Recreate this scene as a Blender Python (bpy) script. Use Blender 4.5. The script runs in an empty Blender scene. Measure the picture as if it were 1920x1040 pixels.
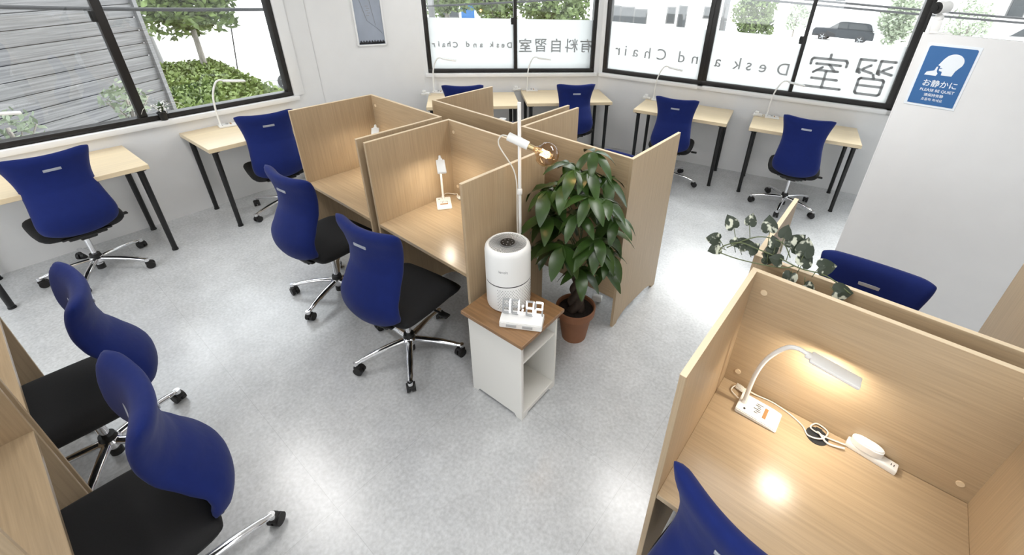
import bpy, bmesh, math, random
from math import pi, sin, cos, radians
from mathutils import Vector, Matrix
C = bpy.context.scene.collection
S = bpy.context.scene

# ---------------------------------------------------------------- camera, light, exposure
cd = bpy.data.cameras.new('camera'); cam = bpy.data.objects.new('camera', cd); C.objects.link(cam)
fw = Vector((-.5218, .6994, -.4894)); up = Vector((-.325, .368, .871))
bk = (-fw).normalized(); rt = up.cross(bk).normalized(); upv = bk.cross(rt)
m = Matrix((rt, upv, bk)).transposed().to_4x4(); m.translation = (2.284, -1.228, 2.104)
cam.matrix_world = m
cd.sensor_width = 36; cd.lens = 839.4*36/1920
cd.shift_x = -(1044.5-960)/1920; cd.shift_y = -(520-404.8)/1920
cd.clip_start = .02; cd.clip_end = 300
S.camera = cam
S.view_settings.view_transform = 'Standard'; S.view_settings.look = 'None'
S.view_settings.exposure = 0.40; S.view_settings.gamma = 1
w = bpy.data.worlds.new('sky'); S.world = w; w.use_nodes = True
bg = w.node_tree.nodes['Background']; bg.inputs[0].default_value = (.93, .97, 1, 1); bg.inputs[1].default_value = 3.0
S.cycles.max_bounces = 8; S.cycles.diffuse_bounces = 4; S.cycles.transparent_max_bounces = 12
S.cycles.caustics_reflective = False; S.cycles.caustics_refractive = False

def area(name, loc, sx, sy, e, col=(1, 1, 1), rot=(0, 0, 0)):
    l = bpy.data.lights.new(name, 'AREA'); l.shape = 'RECTANGLE'; l.size = sx; l.size_y = sy; l.energy = e; l.color = col
    o = bpy.data.objects.new(name, l); C.objects.link(o); o.location = loc; o.rotation_euler = rot; return o
for (x, y, e) in ((-1.0, -.6, 12.5), (-1.0, 2.0, 9), (1.75, -.6, 11), (1.75, 1.25, 15), (-.2, -2.8, 12), (3.6, -.8, 9)):
    area('ceiling_fill_light', (x, y, 2.52), 1.2, .35, e, (1, .985, .96))  # unseen area lights added under the ceiling to brighten parts of the room

sl = bpy.data.lights.new('sun', 'SUN'); sl.energy = 5.6; sl.angle = radians(36); sl.color = (1, .985, .95)
so_ = bpy.data.objects.new('sun', sl); C.objects.link(so_); so_.rotation_euler = Vector((-.05, -.72, -.69)).to_track_quat('-Z', 'Y').to_euler()

# ---------------------------------------------------------------- materials
def mat(name, col, rough=.5, metal=0, spec=.5, emit=None, noise=None, bump=None, sheen=0):
    """noise=(scale vec, amount, detail): darkens/lightens the colour along an object-space noise"""
    mm = bpy.data.materials.new(name); mm.use_nodes = True; nt = mm.node_tree; b = nt.nodes['Principled BSDF']
    b.inputs['Base Color'].default_value = (*col, 1); b.inputs['Roughness'].default_value = rough
    b.inputs['Metallic'].default_value = metal; b.inputs['Specular IOR Level'].default_value = spec
    if sheen: b.inputs['Sheen Weight'].default_value = sheen
    if emit: b.inputs['Emission Color'].default_value = (*emit[0], 1); b.inputs['Emission Strength'].default_value = emit[1]
    if noise or bump:
        tc = nt.nodes.new('ShaderNodeTexCoord'); mp = nt.nodes.new('ShaderNodeMapping'); nt.links.new(tc.outputs['Object'], mp.inputs[0])
        nz = nt.nodes.new('ShaderNodeTexNoise'); nt.links.new(mp.outputs[0], nz.inputs['Vector'])
        sc = noise[0] if noise else bump[0]
        mp.inputs['Scale'].default_value = sc; nz.inputs['Scale'].default_value = 1; nz.inputs['Detail'].default_value = (noise or bump)[2]
        if noise:
            cr = nt.nodes.new('ShaderNodeValToRGB'); a = noise[1]
            cr.color_ramp.elements[0].position = .3; cr.color_ramp.elements[1].position = .7
            cr.color_ramp.elements[0].color = (*[c*(1-a) for c in col], 1); cr.color_ramp.elements[1].color = (*[min(1, c*(1+a)) for c in col], 1)
            nt.links.new(nz.outputs['Fac'], cr.inputs[0]); nt.links.new(cr.outputs[0], b.inputs['Base Color'])
        if bump:
            bp = nt.nodes.new('ShaderNodeBump'); bp.inputs['Strength'].default_value = bump[1]; bp.inputs['Distance'].default_value = .01
            nt.links.new(nz.outputs['Fac'], bp.inputs['Height']); nt.links.new(bp.outputs[0], b.inputs['Normal'])
    return mm
def lin(r, g, b): return tuple(((c/255+.055)/1.055)**2.4 if c > 10 else c/255/12.92 for c in (r, g, b))

M = {}
M['wood_v'] = mat('oak_laminate_vertical', lin(181, 159, 129), .42, noise=((150, 150, 4), .10, 8), spec=.4)
M['wood_h'] = mat('oak_laminate_horizontal', lin(181, 159, 129), .27, noise=((4, 150, 150), .10, 8), spec=.5)
M['edge'] = mat('toplit_edge_band', lin(228, 208, 176), .5)  # light from above on panel tops put into the colour; screw caps share it
M['birch'] = mat('pale_birch_laminate', lin(226, 207, 173), .3, noise=((2.5, 50, 50), .05, 4), spec=.5)
M['walnut'] = mat('walnut_top', lin(142, 108, 74), .4, noise=((4, 60, 60), .22, 6))
M['wall'] = mat('wall_paint', lin(231, 231, 231), .75, noise=((6, 6, 6), .015, 3))
M['white'] = mat('white_plastic', lin(238, 238, 236), .35)
M['whitepaint'] = mat('white_board', lin(236, 234, 228), .4)
M['trim'] = mat('white_trim', lin(236, 236, 236), .5)
M['black_frame'] = mat('dark_aluminium', lin(30, 27, 25), .4)
M['black'] = mat('black_metal', lin(16, 16, 17), .4)
M['black_fabric'] = mat('black_seat_fabric', lin(17, 17, 19), .85, noise=((300, 300, 300), .3, 2))
M['black_plastic'] = mat('black_plastic', lin(18, 18, 18), .45)
M['caster'] = mat('caster_black', lin(22, 20, 20), .5)
M['blue'] = mat('blue_fabric', lin(17, 34, 98), .8, noise=((25, 25, 25), .05, 2), bump=((500, 500, 500), .12, 2), spec=.2, sheen=.08)
M['piping'] = mat('blue_piping', lin(22, 40, 118), .7)
M['chrome'] = mat('polished_aluminium', (.82, .82, .84), .14, metal=1)
M['silver'] = mat('silver_badge', lin(176, 180, 190), .35, metal=.3)
M['terracotta'] = mat('terracotta', lin(140, 94, 66), .7, noise=((12, 12, 12), .08, 3))
M['soil'] = mat('dark_soil', lin(38, 30, 26), .95, noise=((60, 60, 60), .4, 3))
M['bark'] = mat('trunk_bark', lin(66, 54, 46), .85, noise=((40, 40, 8), .35, 4))
M['leaf'] = mat('glossy_green_leaf', lin(50, 74, 30), .3, noise=((9, 9, 9), .35, 3), spec=.5)
M['ivy'] = mat('variegated_leaf', lin(70, 84, 66), .45)
M['stem'] = mat('plant_stem', lin(94, 104, 70), .6)
M['petal'] = mat('white_petal', lin(240, 240, 240), .6)
M['cable'] = mat('white_cable', lin(226, 222, 212), .45)
M['grommet'] = mat('grommet_black', lin(38, 42, 46), .4)
M['grey_print'] = mat('grey_print', lin(150, 150, 150), .6)
M['brown_print'] = mat('brown_print', lin(168, 124, 78), .6)
M['dark_print'] = mat('dark_print', lin(40, 40, 44), .6)
M['sign_blue'] = mat('sign_blue', lin(42, 98, 156), .45)
M['sign_white'] = mat('sign_white', lin(232, 238, 244), .45)
M['vent'] = mat('vent_grey', lin(112, 112, 112), .5)
M['led'] = mat('led_diffuser', (1, 1, 1), .4, emit=((1, .86, .66), 8))
M['segment'] = mat('clock_segment', (1, 1, 1), .4, emit=((1, 1, 1), .9))
M['segment_off'] = mat('clock_segment_off', lin(176, 178, 180), .5)
M['filament'] = mat('hot_filament', (1, .7, .3), .4, emit=((1, .72, .42), 14))
M['brass'] = mat('bulb_cap', lin(190, 170, 130), .3, metal=.8)
M['bulb_base'] = mat('poster_paper', lin(158, 166, 180), .6, noise=((5, 5, 3), .12, 4))
M['asphalt'] = mat('pale_asphalt', lin(215, 215, 214), .9, noise=((.4, .4, .4), .05, 4))
M['plank'] = mat('weathered_plank', lin(96, 96, 97), .85, noise=((1.1, 1.1, 42), .42, 9))
M['leaf_out'] = mat('bright_tree_leaf', lin(86, 102, 54), .6, noise=((3, 3, 3), .6, 3))
M['leaf_pale'] = mat('pale_tree_leaf', lin(150, 160, 138), .6, noise=((3, 3, 3), .4, 3))
M['hedge'] = mat('hedge_leaf', lin(100, 115, 58), .6, noise=((4, 4, 4), .5, 3))
M['trunk_out'] = mat('grey_trunk', lin(128, 123, 117), .9, noise=((20, 20, 3), .3, 3))
M['render_white'] = mat('white_render', lin(232, 232, 230), .8)
M['concrete'] = mat('pole_concrete', lin(102, 102, 102), .8)
M['wire'] = mat('power_cable', lin(39, 39, 41), .6)
M['dark_glass'] = mat('dark_window', lin(52, 56, 59), .2)
M['car_dark'] = mat('dark_car_paint', lin(38, 43, 49), .25, metal=.3)
M['car_white'] = mat('white_car_paint', lin(225, 225, 225), .3)
M['tyre'] = mat('tyre', lin(54, 54, 56), .8)
M['alloy'] = mat('alloy_wheel', lin(180, 182, 186), .3, metal=.5)

def floor_mat():
    mm = bpy.data.materials.new('grey_stone_vinyl'); mm.use_nodes = True; nt = mm.node_tree; b = nt.nodes['Principled BSDF']
    tc = nt.nodes.new('ShaderNodeTexCoord')
    n1 = nt.nodes.new('ShaderNodeTexNoise'); n1.inputs['Scale'].default_value = 4.5; n1.inputs['Detail'].default_value = 10; n1.inputs['Roughness'].default_value = .75
    n2 = nt.nodes.new('ShaderNodeTexNoise'); n2.inputs['Scale'].default_value = 60; n2.inputs['Detail'].default_value = 4
    mx = nt.nodes.new('ShaderNodeMath'); mx.operation = 'MULTIPLY_ADD'; mx.inputs[1].default_value = .5
    nt.links.new(tc.outputs['Object'], n1.inputs['Vector']); nt.links.new(tc.outputs['Object'], n2.inputs['Vector'])
    nt.links.new(n2.outputs['Fac'], mx.inputs[0])
    hm = nt.nodes.new('ShaderNodeMath'); hm.operation = 'MULTIPLY'; hm.inputs[1].default_value = .5; nt.links.new(n1.outputs['Fac'], hm.inputs[0])
    nt.links.new(hm.outputs[0], mx.inputs[2])
    cr = nt.nodes.new('ShaderNodeValToRGB'); cr.color_ramp.elements[0].position = .36; cr.color_ramp.elements[1].position = .64
    cr.color_ramp.elements[0].color = (*lin(184, 186, 188), 1); cr.color_ramp.elements[1].color = (*lin(216, 218, 220), 1)
    nt.links.new(mx.outputs[0], cr.inputs[0])
    br = nt.nodes.new('ShaderNodeTexBrick'); br.inputs['Scale'].default_value = 1; br.offset = 0
    br.inputs['Brick Width'].default_value = .92; br.inputs['Row Height'].default_value = .92; br.inputs['Mortar Size'].default_value = .0012
    br.inputs['Color1'].default_value = br.inputs['Color2'].default_value = (1, 1, 1, 1); br.inputs['Mortar'].default_value = (.8, .8, .8, 1)
    nt.links.new(tc.outputs['Object'], br.inputs['Vector'])
    mu = nt.nodes.new('ShaderNodeMix'); mu.data_type = 'RGBA'; mu.blend_type = 'MULTIPLY'; mu.inputs[0].default_value = 1
    nt.links.new(cr.outputs[0], mu.inputs[6]); nt.links.new(br.outputs['Color'], mu.inputs[7])
    nt.links.new(mu.outputs[2], b.inputs['Base Color']); b.inputs['Roughness'].default_value = .24; b.inputs['Specular IOR Level'].default_value = 1.0
    return mm
M['floor'] = floor_mat()
def glass_mat(name, tint, gl=.06, rough=.02, trans=1.0):
    mm = bpy.data.materials.new(name); mm.use_nodes = True; nt = mm.node_tree; nt.nodes.clear()
    o = nt.nodes.new('ShaderNodeOutputMaterial'); t = nt.nodes.new('ShaderNodeBsdfTransparent'); g = nt.nodes.new('ShaderNodeBsdfGlossy')
    t.inputs[0].default_value = (*tint, 1); g.inputs['Roughness'].default_value = rough
    fr = nt.nodes.new('ShaderNodeLayerWeight'); fr.inputs[0].default_value = .5
    pw = nt.nodes.new('ShaderNodeMath'); pw.operation = 'POWER'; pw.inputs[1].default_value = 4; nt.links.new(fr.outputs['Facing'], pw.inputs[0])
    ma = nt.nodes.new('ShaderNodeMath'); ma.operation = 'MULTIPLY_ADD'; ma.inputs[1].default_value = .45; ma.inputs[2].default_value = gl; nt.links.new(pw.outputs[0], ma.inputs[0])
    mx = nt.nodes.new('ShaderNodeMixShader'); nt.links.new(ma.outputs[0], mx.inputs[0]); nt.links.new(t.outputs[0], mx.inputs[1]); nt.links.new(g.outputs[0], mx.inputs[2])
    nt.links.new(mx.outputs[0], o.inputs[0]); return mm
M['glass'] = glass_mat('window_glass', (.97, .98, .98))
M['bulb'] = glass_mat('amber_bulb_glass', (.86, .72, .54), gl=.1)
def film_mat(name, col, tl=.85):
    mm = bpy.data.materials.new(name); mm.use_nodes = True; nt = mm.node_tree; nt.nodes.clear()
    o = nt.nodes.new('ShaderNodeOutputMaterial'); a = nt.nodes.new('ShaderNodeBsdfTranslucent'); d = nt.nodes.new('ShaderNodeBsdfDiffuse')
    a.inputs[0].default_value = (*col, 1); d.inputs[0].default_value = (*col, 1)
    mx = nt.nodes.new('ShaderNodeMixShader'); mx.inputs[0].default_value = tl
    nt.links.new(d.outputs[0], mx.inputs[1]); nt.links.new(a.outputs[0], mx.inputs[2]); nt.links.new(mx.outputs[0], o.inputs[0]); return mm
M['film'] = film_mat('frosted_film', (.64, .65, .65))
M['film_letter'] = film_mat('film_lettering', (.54, .545, .55), .7)
def ivy_mat():
    mm = M['ivy']; nt = mm.node_tree; b = nt.nodes['Principled BSDF']; tc = nt.nodes.new('ShaderNodeTexCoord')
    n = nt.nodes.new('ShaderNodeTexNoise'); n.inputs['Scale'].default_value = 38; n.inputs['Detail'].default_value = 2
    cr = nt.nodes.new('ShaderNodeValToRGB'); cr.color_ramp.elements[0].position = .56; cr.color_ramp.elements[1].position = .64
    cr.color_ramp.elements[0].color = (*lin(48, 58, 44), 1); cr.color_ramp.elements[1].color = (*lin(205, 208, 190), 1)
    nt.links.new(tc.outputs['Object'], n.inputs['Vector']); nt.links.new(n.outputs['Fac'], cr.inputs[0]); nt.links.new(cr.outputs[0], b.inputs['Base Color'])
ivy_mat()

# ---------------------------------------------------------------- mesh helpers
def NB(): return bmesh.new()
def T(bm, vs, mtx): bmesh.ops.transform(bm, matrix=mtx, verts=vs)
def box(bm, c, s, rz=0, bev=0, rx=0, ry=0, seg=2):
    r = bmesh.ops.create_cube(bm, size=1); vs = r['verts']
    T(bm, vs, Matrix.Diagonal((*s, 1)))
    if bev:
        es = list({e for v in vs for e in v.link_edges})
        q = bmesh.ops.bevel(bm, geom=es, offset=bev, segments=seg, affect='EDGES', profile=.5)
        vs = list({v for f in q['faces'] for v in f.verts} | {v for v in vs if v.is_valid})
        st = list(vs); seen = set(vs)
        while st:
            v = st.pop()
            for e in v.link_edges:
                o = e.other_vert(v)
                if o not in seen: seen.add(o); st.append(o)
        vs = list(seen)
    T(bm, vs, Matrix.Translation(c) @ Matrix.Rotation(rz, 4, 'Z') @ Matrix.Rotation(ry, 4, 'Y') @ Matrix.Rotation(rx, 4, 'X')); return vs
def cyl(bm, a, b, r1, r2=None, seg=16, caps=True):
    a = Vector(a); b = Vector(b); d = b-a; r2 = r1 if r2 is None else r2
    r = bmesh.ops.create_cone(bm, cap_ends=caps, segments=seg, radius1=r1, radius2=r2, depth=d.length)
    T(bm, r['verts'], Matrix.Translation((a+b)/2) @ d.to_track_quat('Z', 'Y').to_matrix().to_4x4()); return r['verts']
def tube(bm, pts, r, seg=8, caps=True, flat=1.0):
    pts = [Vector(p) for p in pts]; n = len(pts); rings = []
    rs = r if isinstance(r, (list, tuple)) else [r]*n
    nrm = None
    for i, p in enumerate(pts):
        t = (pts[min(i+1, n-1)]-pts[max(i-1, 0)]).normalized()
        if nrm is None: nrm = t.orthogonal().normalized() if abs(t.z) > .95 else Vector((0, 0, 1)).cross(t).normalized()
        nrm = (nrm - t*nrm.dot(t)).normalized(); bn = t.cross(nrm)
        rings.append([bm.verts.new(p + nrm*rs[i]*cos(2*pi*k/seg) + bn*rs[i]*flat*sin(2*pi*k/seg)) for k in range(seg)])
    for a, b in zip(rings, rings[1:]):
        for k in range(seg): bm.faces.new((a[k], a[(k+1) % seg], b[(k+1) % seg], b[k]))
    if caps: bm.faces.new(rings[0][::-1]); bm.faces.new(rings[-1])
    return rings
def lathe(bm, prof, seg=32, c=(0, 0, 0), cap=True):
    rings = []
    for r, z in prof: rings.append([bm.verts.new((c[0]+r*cos(2*pi*k/seg), c[1]+r*sin(2*pi*k/seg), c[2]+z)) for k in range(seg)])
    for a, b in zip(rings, rings[1:]):
        for k in range(seg): bm.faces.new((a[k], a[(k+1) % seg], b[(k+1) % seg], b[k]))
    if cap: bm.faces.new(rings[0][::-1]); bm.faces.new(rings[-1])
def prism(bm, poly, axis, a, b):
    """extrude a 2D polygon along axis 'X','Y' or 'Z' from a to b"""
    def P(p, h): return {'X': (h, p[0], p[1]), 'Y': (p[0], h, p[1]), 'Z': (p[0], p[1], h)}[axis]
    A = [bm.verts.new(P(p, a)) for p in poly]; B = [bm.verts.new(P(p, b)) for p in poly]; n = len(poly)
    fs = [bm.faces.new(A), bm.faces.new(B)]
    for k in range(n): fs.append(bm.faces.new((A[k], A[(k+1) % n], B[(k+1) % n], B[k])))
    bmesh.ops.recalc_face_normals(bm, faces=fs); return A+B
def smooth_pts(pts, n=8):
    pts = [Vector(p) for p in pts]; out = []
    for i in range(len(pts)-1):
        p0 = pts[max(i-1, 0)]; p1 = pts[i]; p2 = pts[i+1]; p3 = pts[min(i+2, len(pts)-1)]
        for k in range(n):
            t = k/n
            out.append(.5*((2*p1)+(p2-p0)*t+(2*p0-5*p1+4*p2-p3)*t*t+(3*p1-p0-3*p2+p3)*t**3))
    out.append(pts[-1]); return out
def obj(name, bm, m, parent=None, smooth=None, label=None, kind=None):
    bmesh.ops.recalc_face_normals(bm, faces=bm.faces[:])
    me = bpy.data.meshes.new(name); bm.to_mesh(me); bm.free()
    me.materials.append(M[m] if isinstance(m, str) else m)
    if smooth is not None:
        for p in me.polygons: p.use_smooth = True
        if smooth < 179: me.set_sharp_from_angle(angle=radians(smooth))
    o = bpy.data.objects.new(name, me); C.objects.link(o)
    if parent: o.parent = parent
    if label: o['label'] = label
    if kind: o['kind'] = kind
    return o
def thing(name, label, cat, loc=(0, 0, 0), rz=0, group=None):
    o = bpy.data.objects.new(name, None); C.objects.link(o); o.location = loc; o.rotation_euler = (0, 0, rz); o.empty_display_size = .1
    return tag(o, label, cat, group)
def tag(o, label, cat, group=None):
    o['label'] = label; o['category'] = cat
    if group: o['group'] = group
    return o
def struct(name, bm, m, parent=None, smooth=None): return obj(name, bm, m, parent, smooth, kind='structure')
def dup(root, loc, rz, label, group=None):
    r = root.copy(); C.objects.link(r); r.location = loc; r.rotation_euler = (0, 0, rz); r['label'] = label
    if group: r['group'] = group
    for ch in root.children[:]:
        c = ch.copy(); C.objects.link(c); c.parent = r
        for g in ch.children[:]:
            d = g.copy(); C.objects.link(d); d.parent = c
    return r
def text_bm(body, size, extrude=.0008, offset=0, align='CENTER', mirror=False):
    cu = bpy.data.curves.new('t', 'FONT'); cu.body = body; cu.size = size; cu.extrude = extrude; cu.offset = offset
    cu.align_x = align; cu.align_y = 'CENTER'; cu.resolution_u = 4
    o = bpy.data.objects.new('t', cu); C.objects.link(o)
    dg = bpy.context.evaluated_depsgraph_get(); me = bpy.data.meshes.new_from_object(o.evaluated_get(dg))
    bm = bmesh.new(); bm.from_mesh(me)
    bpy.data.objects.remove(o); bpy.data.curves.remove(cu); bpy.data.meshes.remove(me)
    if bm.verts:
        xs = [v.co.x for v in bm.verts]; ys = [v.co.y for v in bm.verts]
        cx = (min(xs)+max(xs))/2; cy = (min(ys)+max(ys))/2
        for v in bm.verts: v.co.x -= cx; v.co.y -= cy
    if mirror: bmesh.ops.scale(bm, vec=(-1, 1, 1), verts=bm.verts[:])
    return bm
def stroke_bm(strokes, wd, th=.001, n=6):
    """flat rounded-end strokes in the XY plane, joined as overlapping thin ribbons"""
    bm = NB(); k = 0
    for s in strokes:
        pts = [Vector((*p, 0)) for p in s]
        for i, p in enumerate(pts):
            r = bmesh.ops.create_cone(bm, cap_ends=True, segments=16, radius1=wd/2, radius2=wd/2, depth=th); T(bm, r['verts'], Matrix.Translation(p))
            if i:
                a = pts[i-1]; d = p-a
                v = box(bm, (0, 0, 0), (d.length, wd, th)); T(bm, v, Matrix.Translation((a+p)/2) @ Matrix.Rotation(math.atan2(d.y, d.x), 4, 'Z'))
    return bm

# ---------------------------------------------------------------- the setting
WL = dict(p=Vector((-2.458, -1.596, 0)), a=1.6063)       # left wall line
P1 = Vector((-2.564, 1.036, 0)); P2 = Vector((-2.215, 2.09, 0)); P3 = Vector((-.82, 3.681, 0))
RA = .2196; BA = math.atan2(P3.y-P2.y, P3.x-P2.x); DA = math.atan2(P2.y-P1.y, P2.x-P1.x); LA = WL['a']
CEIL = 2.56
P0 = WL['p'] + Vector((cos(LA), sin(LA), 0))*-2.7
P4 = P3 + Vector((cos(RA), sin(RA), 0))*5.5
P5 = Vector((P4.x, P0.y, 0))
def wall_run(name, p, a, spans, th=.18):
    """spans: (s0, s1, z0, z1) solid pieces; local x along the wall, local -y is... y>0 is outside"""
    bm = NB()
    for (s0, s1, z0, z1) in spans: box(bm, ((s0+s1)/2, th/2, (z0+z1)/2), (s1-s0, th, z1-z0))
    o = struct(name, bm, 'wall'); o.location = p; o.rotation_euler = (0, 0, a); return o
bm = NB(); prism(bm, [(p.x, p.y) for p in (P0+Vector((-.2, -.2, 0)), P1+Vector((-.2, 0, 0)), P2+Vector((-.15, .1, 0)), P3+Vector((-.05, .2, 0)), P4+Vector((.2, .2, 0)), P5+Vector((.2, -.2, 0)))], 'Z', -.2, 0)
struct('floor', bm, 'floor')
bm = NB(); prism(bm, [(p.x, p.y) for p in (P0+Vector((-.2, -.2, 0)), P1+Vector((-.2, 0, 0)), P2+Vector((-.15, .1, 0)), P3+Vector((-.05, .2, 0)), P4+Vector((.2, .2, 0)), P5+Vector((.2, -.2, 0)))], 'Z', CEIL, CEIL+.1)
struct('ceiling', bm, 'wall')
WT = 2.28
# wall_left: s measured from WL.p ; window s -2.2 .. 2.34
wall_run('wall_left', WL['p'], LA, [(-2.9, 2.635, 0, .865), (-2.9, 2.635, WT, CEIL), (2.34, 2.635, .865, WT), (-2.9, -2.2, .865, WT)])
wall_run('wall_diagonal', P1, DA, [(0, (P2-P1).length+.02, 0, CEIL)])
BLn = (P3-P2).length
wall_run('wall_back', P2, BA, [(-.02, BLn+.04, 0, .945), (-.02, BLn+.04, WT, CEIL), (-.02, .05, .945, WT), (2.055, BLn+.04, .945, WT)])
wall_run('wall_right', P3, RA, [(0, 5.5, 0, .945), (0, 5.5, WT, CEIL), (-.03, .045, .945, WT), (5.2, 5.5, .945, WT)])
bm = NB(); box(bm, (P4.x+.09, (P4.y+P5.y)/2, CEIL/2), (.18, P4.y-P5.y, CEIL)); struct('wall_east', bm, 'wall')
bm = NB()
box(bm, ((P0.x+P5.x)/2, P0.y-.09, .45), (P5.x-P0.x, .18, .9)); box(bm, ((P0.x+P5.x)/2, P0.y-.09, 2.42), (P5.x-P0.x, .18, .28))
struct('wall_front', bm, 'wall')

def window(name, p, a, s0, s1, z0, z1, mull, fw=.042, latch=None, inner=.022, film=None):
    root = bpy.data.objects.new(name, None); C.objects.link(root); root.location = p; root.rotation_euler = (0, 0, a); root['kind'] = 'structure'
    bm = NB(); y = .05; d = .09
    box(bm, ((s0+s1)/2, y, z0+fw/2), (s1-s0, d, fw), bev=.003); box(bm, ((s0+s1)/2, y, z1-fw/2), (s1-s0, d, fw), bev=.003)
    box(bm, (s0+fw/2, y, (z0+z1)/2), (fw, d, z1-z0-2*fw), bev=.003); box(bm, (s1-fw/2, y, (z0+z1)/2), (fw, d, z1-z0-2*fw), bev=.003)
    struct('window_frame', bm, 'black_frame', root, 30)
    for (m0, m1) in mull:
        bm = NB(); box(bm, ((m0+m1)/2, .04, (z0+z1)/2), (m1-m0, .05, z1-z0-2*fw), bev=.002)
        box(bm, (m0+.006, .012, (z0+z1)/2), (.012, .012, z1-z0-2*fw))
        mo = struct('mullion', bm, 'black_frame', root, 30)
        if latch:
            bm = NB(); box(bm, (m0-.012, .02, latch), (.035, .03, .075), bev=.006); box(bm, (m0-.026, .0, latch+.015), (.014, .02, .05), bev=.004)
            struct('window_latch', bm, 'black_plastic', root, 30)
    ed = [s0+fw] + [q for mm in mull for q in mm] + [s1-fw]
    for i in range(0, len(ed), 2):
        bm = NB(); box(bm, ((ed[i]+ed[i+1])/2, .05, (z0+z1)/2), (ed[i+1]-ed[i]+.01, .004, z1-z0-2*fw+.01))
        struct('window_pane', bm, 'glass', root)
    bm = NB(); box(bm, ((s0+s1)/2, -.005, z0-.022), (s1-s0+.07, .07, .044), bev=.006)
    if name == 'window_1':
        box(bm, (s1+.05, -.002, (z0+z1)/2), (.1, .03, z1-z0), bev=.004)
    struct('window_sill', bm, 'trim', root, 40)
    return root
window('window_1', WL['p'], LA, -2.2, 2.34, .865, WT, [(1.116, 1.174)], latch=1.66)
window('window_2', P2, BA, .055, 2.05, .945, WT, [(1.057, 1.097)], latch=1.52)
window('window_3', P3, RA, .05, 1.255, .95, WT, [], fw=.048)
window('window_4', P3, RA, 1.255, 3.125, .95, WT, [(2.171, 2.208)], latch=1.52, fw=.05)
window('window_5', P3, RA, 3.125, 5.2, .95, WT, [], fw=.03)

# frosted film with lettering, one sheet per pane
def film(p, a, s0, s1, z0, z1, label):
    bm = NB(); box(bm, ((s0+s1)/2, 0, (z0+z1)/2), (s1-s0, .0012, z1-z0))
    o = obj('window_film', bm, 'film'); o.location = p + Vector((-sin(a), cos(a), 0))*.0455; o.rotation_euler = (0, 0, a)
    return tag(o, label, 'window film', 'frosted films on the window glass')
def letter(parent, ch, s, z, size, offset=0.0, wd=None):
    bm = text_bm(ch, size, .0004, offset, mirror=True)
    T(bm, bm.verts[:], Matrix.Translation((s, -.0018, z)) @ Matrix.Rotation(pi/2, 4, 'X'))
    return obj('lettering', bm, 'film_letter', parent)
fA = film(P2, BA, .098, 1.057, .985, 1.54, 'frosted film with small mirrored English lettering on the back window pane beside the poster wall')
fB = film(P2, BA, 1.097, 2.01, .985, 1.54, 'frosted film with five small mirrored characters on the back window pane')
fC = film(P3, RA, .1, 1.205, .995, 1.54, 'frosted film with large mirrored letters on the pane just right of the room corner')
fD = film(P3, RA, 1.305, 2.171, .995, 1.54, 'frosted film with large mirrored letters, between the thick post and the thin mullion')
fE = film(P3, RA, 2.208, 3.075, .995, 1.54, 'frosted film with two large mirrored characters, beside the white partition')
for ch, s, h in (('D', 1.007, .075), ('e', .932, .075), ('s', .87, .075), ('k', .795, .075), ('a', .678, .075), ('n', .605, .075), ('d', .523, .075), ('C', .381, .075), ('h', .309, .075), ('a', .249, .075), ('i', .196, .075), ('r', .135, .075)):
    letter(fA, ch, s, 1.253 + (.008 if ch in 'hkdi' else -.006 if ch in 'esanr' else 0), .085, .0024)
for ch, s in (('有', 1.946), ('料', 1.76), ('自', 1.57), ('習', 1.385), ('室', 1.196)): letter(fB, ch, s, 1.252, .165, .0022)
for ch, s, z in (('n', 1.135, 1.208), ('d', .983, 1.228), ('C', .747, 1.228), ('h', .579, 1.228), ('a', .43, 1.212), ('i', .309, 1.228), ('r', .206, 1.21)): letter(fC, ch, s, z, .175, .0012)
for ch, s, z in (('D', 2.063, 1.214), ('e', 1.864, 1.2), ('s', 1.72, 1.203), ('k', 1.591, 1.222), ('a', 1.388, 1.205)): letter(fD, ch, s, z, .175, .0012)
# large rounded characters, strokes in a unit box as read from outside (x right, y up), mirrored for the room side
XI = [[(.06, .97), (.42, .97), (.42, .62)], [(.12, .83), (.3, .72)], [(.06, .62), (.42, .70)], [(.42, .66), (.36, .6)],
      [(.56, .97), (.94, .97), (.94, .62)], [(.63, .83), (.8, .72)], [(.56, .62), (.92, .70)], [(.94, .66), (.86, .6)],
      [(.5, .58), (.46, .48)], [(.22, .46), (.78, .46)], [(.18, .42), (.18, .06)], [(.82, .42), (.82, .06)], [(.22, .46), (.18, .42)], [(.78, .46), (.82, .42)],
      [(.18, .26), (.82, .26)], [(.18, .06), (.22, .02), (.78, .02), (.82, .06)]]
SHI = [[(.5, 1.0), (.5, .88)], [(.06, .70), (.06, .82), (.1, .87), (.9, .87), (.94, .82), (.94, .70)], [(.2, .72), (.8, .72)], [(.48, .72), (.3, .54)], [(.22, .54), (.74, .54)],
       [(.62, .63), (.82, .47)], [(.5, .52), (.5, .04)], [(.18, .3), (.82, .3)], [(.04, .05), (.96, .05)]]
for nm, st, s0, s1, z0, z1 in (('習', XI, 2.715, 3.055, 1.055, 1.40), ('室', SHI, 2.285, 2.655, 1.06, 1.405)):
    ss = [[(s1-(s1-s0)*x, z0+(z1-z0)*y) for x, y in q] for q in st]
    bm = stroke_bm(ss, .026, .0008); T(bm, bm.verts[:], Matrix.Translation((0, -.0018, 0)) @ Matrix.Rotation(pi/2, 4, 'X'))
    obj('lettering', bm, 'film_letter', fE)

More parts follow.
